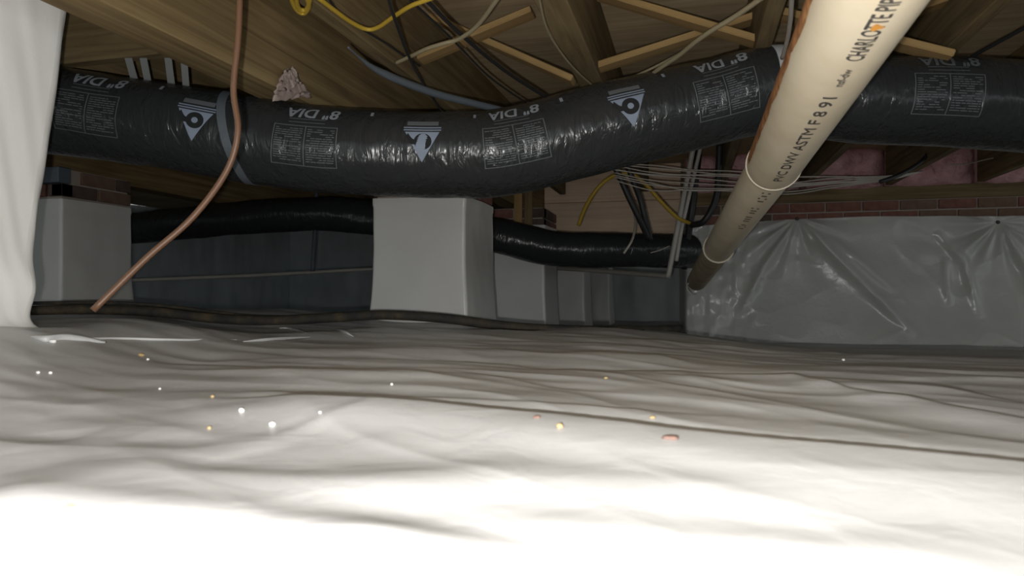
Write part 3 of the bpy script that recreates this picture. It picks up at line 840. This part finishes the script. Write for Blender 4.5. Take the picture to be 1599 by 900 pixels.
# rust run along the left edge and an orange drip on the lettering
uv, fc = [], []
n = 80
for i in range(n + 1):
    s = -0.35 + (Lp + 0.30) * i / n
    wv = 0.0125 + 0.005 * mnoise.noise(Vector((s * 14, 0, 0))) + 0.004 * mnoise.noise(Vector((s * 45, 3, 0)))
    for k in range(7): uv.append((-s, -wv + 2 * wv * k / 6))
for i in range(n):
    for k in range(6): fc.append((i * 7 + k, i * 7 + k + 1, (i + 1) * 7 + k + 1, (i + 1) * 7 + k))
pipe_decal('rust_streak', uv, fc, M_rust, 0.0, -1.12, off=0.0007)
s_o = s_pipe(1362, 42)
pipe_decal('primer_drip', [(0.010 * math.cos(a) * (0.7 + 0.3 * math.sin(3 * a)), 0.006 * math.sin(a)) for a in [2 * math.pi * i / 18 for i in range(18)]], [tuple(range(18))], M_orange, s_o, PH + 0.02, off=0.0010)

# ================================================================ CABLES AND TUBES
def jz(py, h=0.63): return h * F / (HY - py)
cable('copper_tube', [Vector((-0.82, 0.95, Z_JOIST)), (376, -110, 1.15), (374, -20, 1.15), (371, 60, 1.15), (364, 140, 1.15), (371, 205, 1.15), (353, 268, 1.15), (300, 340, 1.13), (230, 402, 1.10), (145, 485, 1.06)], 0.0052,
      M_copper, 'bare brown copper tube hanging down across the duct toward the floor', 'tube')
def zc(pts, h=0.63): return [(x, y, jz(y, h)) for x, y in pts]
cable('yellow_cable', zc([(440, -40), (452, -8), (462, 14), (474, 20), (482, 8), (474, -8), (463, -4), (466, 12), (478, 14), (486, -6), (496, -4), (520, 14), (548, 34), (572, 45), (590, 42), (615, 25), (640, 9), (672, -3), (720, -22)]), 0.0050, M_yellow,
      'yellow cable looping below the joists at the top', 'cable')
cable('black_cable', zc([(600, -30), (610, 10), (622, 45), (637, 85), (655, 120), (680, 160), (700, 185)], 0.62), 0.0040, M_black, 'thin black cable dropping steeply in front of the brace end')
cable('black_cable', zc([(640, -20), (668, 2), (695, 30), (722, 55), (760, 88), (800, 118), (850, 150), (880, 170)], 0.64), 0.0052, M_black, 'thicker black cable slanting over the left cross brace')
cable('black_cable', zc([(622, -20), (650, 8), (690, 45), (720, 75), (760, 116), (800, 146), (830, 165)], 0.648), 0.0030, M_black, 'thin black cable below the thicker one on the left brace')
cable('black_cable', zc([(500, -25), (520, 8), (545, 32), (600, 66), (632, 88), (655, 103)], 0.653), 0.0026, M_black, 'thin black cable running under the yellow cable')
cable('cream_cable', zc([(800, -30), (778, -4), (755, 28), (738, 46), (715, 61), (690, 68), (665, 76), (640, 88), (618, 98)], 0.625), 0.0052, M_cream, 'cream cable lying along the left cross brace')
cable('grey_tube', [(543, 73, 1.62), (562, 90, 1.68), (585, 107, 1.75), (620, 124, 1.83), (680, 146, 1.95), (730, 159, 2.04), (775, 170, 2.12), (830, 185, 2.2)], lambda t: 0.0022 + 0.0085 * min(1, max(0, (t - 0.12) / 0.25)), M_greyt,
      'grey foam covered tube tapering to a dark tip above the duct', 'tube')
cable('cream_cable', zc([(1230, -35), (1190, -4), (1150, 24), (1112, 47), (1085, 66), (1062, 85), (1040, 100), (1022, 113), (1000, 135)], 0.60), 0.0058, M_cream, 'cream cable crossing the brace beside the drain pipe')
cable('cream_cable', zc([(1120, 44), (1090, 64), (1060, 84), (1025, 103), (990, 120), (965, 138)], 0.615), 0.0034, M_cream, 'thinner cream cable splitting off toward the duct')
cable('pale_wire', zc([(838, -25), (844, 5), (850, 32), (862, 60), (884, 92), (905, 115), (930, 138), (945, 160)], 0.62), 0.0028, M_cream, 'thin pale wire along the wide brown joist')
cable('pale_wire', zc([(1240, -30), (1237, 0), (1235, 30), (1230, 62), (1222, 90)], 0.60), 0.0050, M_whitew, 'pale wire hanging just left of the drain pipe top')
cable('black_cable', zc([(1660, 8), (1599, 44), (1555, 68), (1510, 93), (1480, 112)], 0.64), 0.0050, M_black, 'black cable in the upper right corner')

# low cables behind the duct
cable('yellow_cable', [(903, 352, 3.7), (915, 322, 3.65), (935, 292, 3.6), (958, 275, 3.6), (985, 272, 3.6), (1008, 288, 3.6), (1035, 318, 3.62), (1058, 340, 3.65), (1078, 349, 3.7)], 0.0105, M_yellow, 'yellow cable arching in front of the pine panel', 'cable')
cable('black_hose', [(945, 235, 3.5), (965, 270, 3.5), (982, 308, 3.52), (1000, 345, 3.55), (1012, 372, 3.6)], 0.016, M_black, 'left of two black hoses before the pine panel', 'hose', 'black hoses by the pine panel')
cable('black_hose', [(972, 235, 3.55), (988, 280, 3.55), (1000, 312, 3.58), (1008, 345, 3.6), (1016, 375, 3.65)], 0.015, M_black, 'right of two black hoses before the pine panel', 'hose', 'black hoses by the pine panel')
cable('black_hose', [(1092, 225, 4.0), (1086, 280, 4.0), (1080, 330, 4.0), (1074, 372, 4.05), (1068, 420, 4.1)], 0.020, M_black, 'black hose hanging between grey pipes and drain pipe', 'hose')
cable('black_hose', [(1124, 225, 3.6), (1122, 270, 3.6), (1118, 310, 3.6), (1100, 345, 3.62), (1080, 352, 3.7)], 0.017, M_black, 'black hose bending left under the wires beside the drain pipe', 'hose')
cable('pale_wire', [(990, 330, 3.7), (992, 350, 3.6), (987, 375, 3.5), (974, 396, 3.48)], 0.006, M_whitew, 'pale wire end drooping over the lower black duct')
cable('pale_wire', [(1016, 395, 3.55), (1030, 391, 3.55), (1046, 384, 3.6)], 0.0025, M_whitew, 'short thin pale wire lying across the lower duct')
wire_r = random.Random(11)
for k in range(9):
    dy = k * 4.6; j = [wire_r.uniform(-4, 4) for _ in range(6)]
    cable('cream_wire', [(960, 256 + dy * .6 + j[0], 3.45), (1020, 258 + dy + j[1], 3.42), (1080, 262 + dy * 1.05 + j[2], 3.4), (1150, 268 + dy * .9 + j[3], 3.38),
                         (1230, 276 + dy * .65 + j[4], 3.38), (1300, 275 + dy * .5 + j[5], 3.4), (1345, 276 + dy * .3, 3.42), (1395, 274 + dy * .15, 3.5), (1440, 268, 3.6)], 0.0030, M_whitew,
          'cream wire in the loose bundle passing behind the drain pipe', 'wire', 'cream wires in a loose bundle')
cable('black_cable', [(1375, 284, 3.4), (1400, 275, 3.42), (1425, 262, 3.45), (1446, 245, 3.5), (1458, 220, 3.55)], 0.0105, M_black, 'black cable curving up in front of pink insulation')
cable('pale_wire', [(1480, 258, 3.9), (1510, 256, 3.9), (1545, 248, 3.9), (1590, 240, 3.9)], 0.003, M_whitew, 'thin pale wire on the right over pink insulation')

# condensate line
cp = cable('condensate_pipe', [(120, 443, 5.1), (205, 438, 5.1), (400, 430, 5.15), (590, 420, 5.2), (700, 416, 5.2), (800, 415, 5.15), (870, 419, 4.95), (960, 425, 4.35), (1036, 431, 3.86), (1042, 429, 3.83), (1045, 423, 3.82), (1060, 345, 3.8), (1072, 285, 3.78), (1084, 225, 3.75)], 0.0145, M_conduit,
           'long thin grey plastic pipe crossing behind the piers and turning up', 'pipe')
cable('grey_pipe', [(1056, 408, 3.82), (1064, 360, 3.81), (1074, 315, 3.80), (1098, 215, 3.76)], 0.011, M_conduit, 'short grey pipe rising beside the upturned condensate line', 'pipe')
cable('grey_pipe', [(488, 424, 5.12), (490, 385, 5.12), (493, 335, 5.12), (494, 300, 5.12)], 0.015, M_metal, 'dim upright pipe in the dark left of the pale pier', 'pipe')
cable('wire_loop', [(1083, 438, 3.6), (1074, 444, 3.6), (1073, 452, 3.6), (1079, 459, 3.6), (1086, 460, 3.62)], 0.003, M_whitew, 'small pale hook of wire at the corner of the wall sheet', 'wire')

# muddy hose along the floor
cable('ground_hose', [(20, 486, 2.45), (90, 484, 2.45), (170, 484, 2.45), (250, 488, 2.45), (330, 497, 2.45), (420, 501, 2.45), (520, 496, 2.45), (600, 492, 2.45), (690, 497, 2.45), (760, 506, 2.45), (830, 513, 2.45), (920, 516, 2.52), (1000, 516, 2.7), (1060, 514, 2.95)], 0.0175, M_hose,
      'muddy black hose lying across the sheet before the piers', 'hose', n=12)
cable('ground_cable', [(40, 474, 2.6), (140, 473, 2.6), (220, 475, 2.6), (300, 483, 2.58), (380, 493, 2.55), (470, 496, 2.52)], 0.0070, M_hose, 'thin muddy cable behind the ground hose at left', n=12)

# ================================================================ CRUMBS ON THE SHEET
def crumb(px, py, wpx, hpx, mat, label, cat='crumb'):
    p, z = onfloor(px, py + hpx * 0.4)
    rx = wpx / 2 * z / F; rz = hpx / 2 * z / F
    bm = bmesh.new(); bmesh.ops.create_icosphere(bm, subdivisions=2, radius=1.0)
    sd = Vector((px * 0.37, py * 0.21, 1.7))
    for v_ in bm.verts: v_.co *= 1 + 0.35 * mnoise.noise(v_.co * 1.4 + sd)
    for v_ in bm.verts: v_.co = Vector((v_.co.x * rx, v_.co.y * (rx * 0.7), v_.co.z * rz))
    me = bpy.data.meshes.new('crumb'); bm.to_mesh(me); bm.free()
    o = link('chip' if cat == 'chip' else 'crumb', me, mat, None, True); o.location = p + Vector((0, 0, rz * 0.6)); o.rotation_euler = (0, 0, YAW)
    tag(o, label, cat, 'debris on the ground sheet')
crumb(83, 533, 11, 6, M_crumb, 'white foam lump beside the foot of the close pier')
crumb(119, 525, 7, 4, M_crumb, 'white foam crumb just behind the sheet edge near close pier')
crumb(60, 582, 6, 5, M_crumb, 'left of two tiny white crumbs below the close pier')
crumb(79, 582, 6, 5, M_crumb, 'right of two tiny white crumbs below the close pier')
crumb(221, 554, 10, 6, M_tan, 'tan crumb on the grey sheet below the brown tube')
crumb(231, 561, 5, 4, M_crumb, 'tiny white crumb next to the tan crumb')
crumb(250, 607, 4, 3, M_crumb, 'lone tiny white crumb on the grey sheet at left')
crumb(332, 619, 6, 5, M_tan, 'small tan crumb above the two round white crumbs')
crumb(327, 668, 7, 6, M_tan, 'tan crumb left of the two round white crumbs')
crumb(377, 641, 9, 8, M_crumb, 'round white foam crumb, upper left of two')
crumb(425, 662, 11, 8, M_crumb, 'round white foam crumb, lower right of two')
crumb(500, 644, 5, 4, M_crumb, 'tiny white crumb right of the two round ones')
crumb(612, 600, 4, 4, M_crumb, 'tiny white crumb on the sheet before the pale pier')
crumb(946, 590, 7, 4, M_tan, 'small tan crumb on the far sheet below the piers')
crumb(874, 665, 12, 9, M_tan, 'yellowish tan wood crumb at the sheet seam')
crumb(1047, 683, 28, 7, M_chip, 'flat red brown chip lying at the sheet seam', 'chip')
crumb(838, 651, 13, 5, M_chip, 'small reddish crumb just behind the sheet seam')
crumb(1019, 652, 10, 5, M_tan, 'small orange tan crumb behind the red brown chip')
crumb(1317, 562, 5, 4, M_crumb, 'tiny white crumb on the sheet before the right wall')
crumb(111, 793, 12, 6, M_tan, 'pale tan crumb on the bright sheet at lower left')
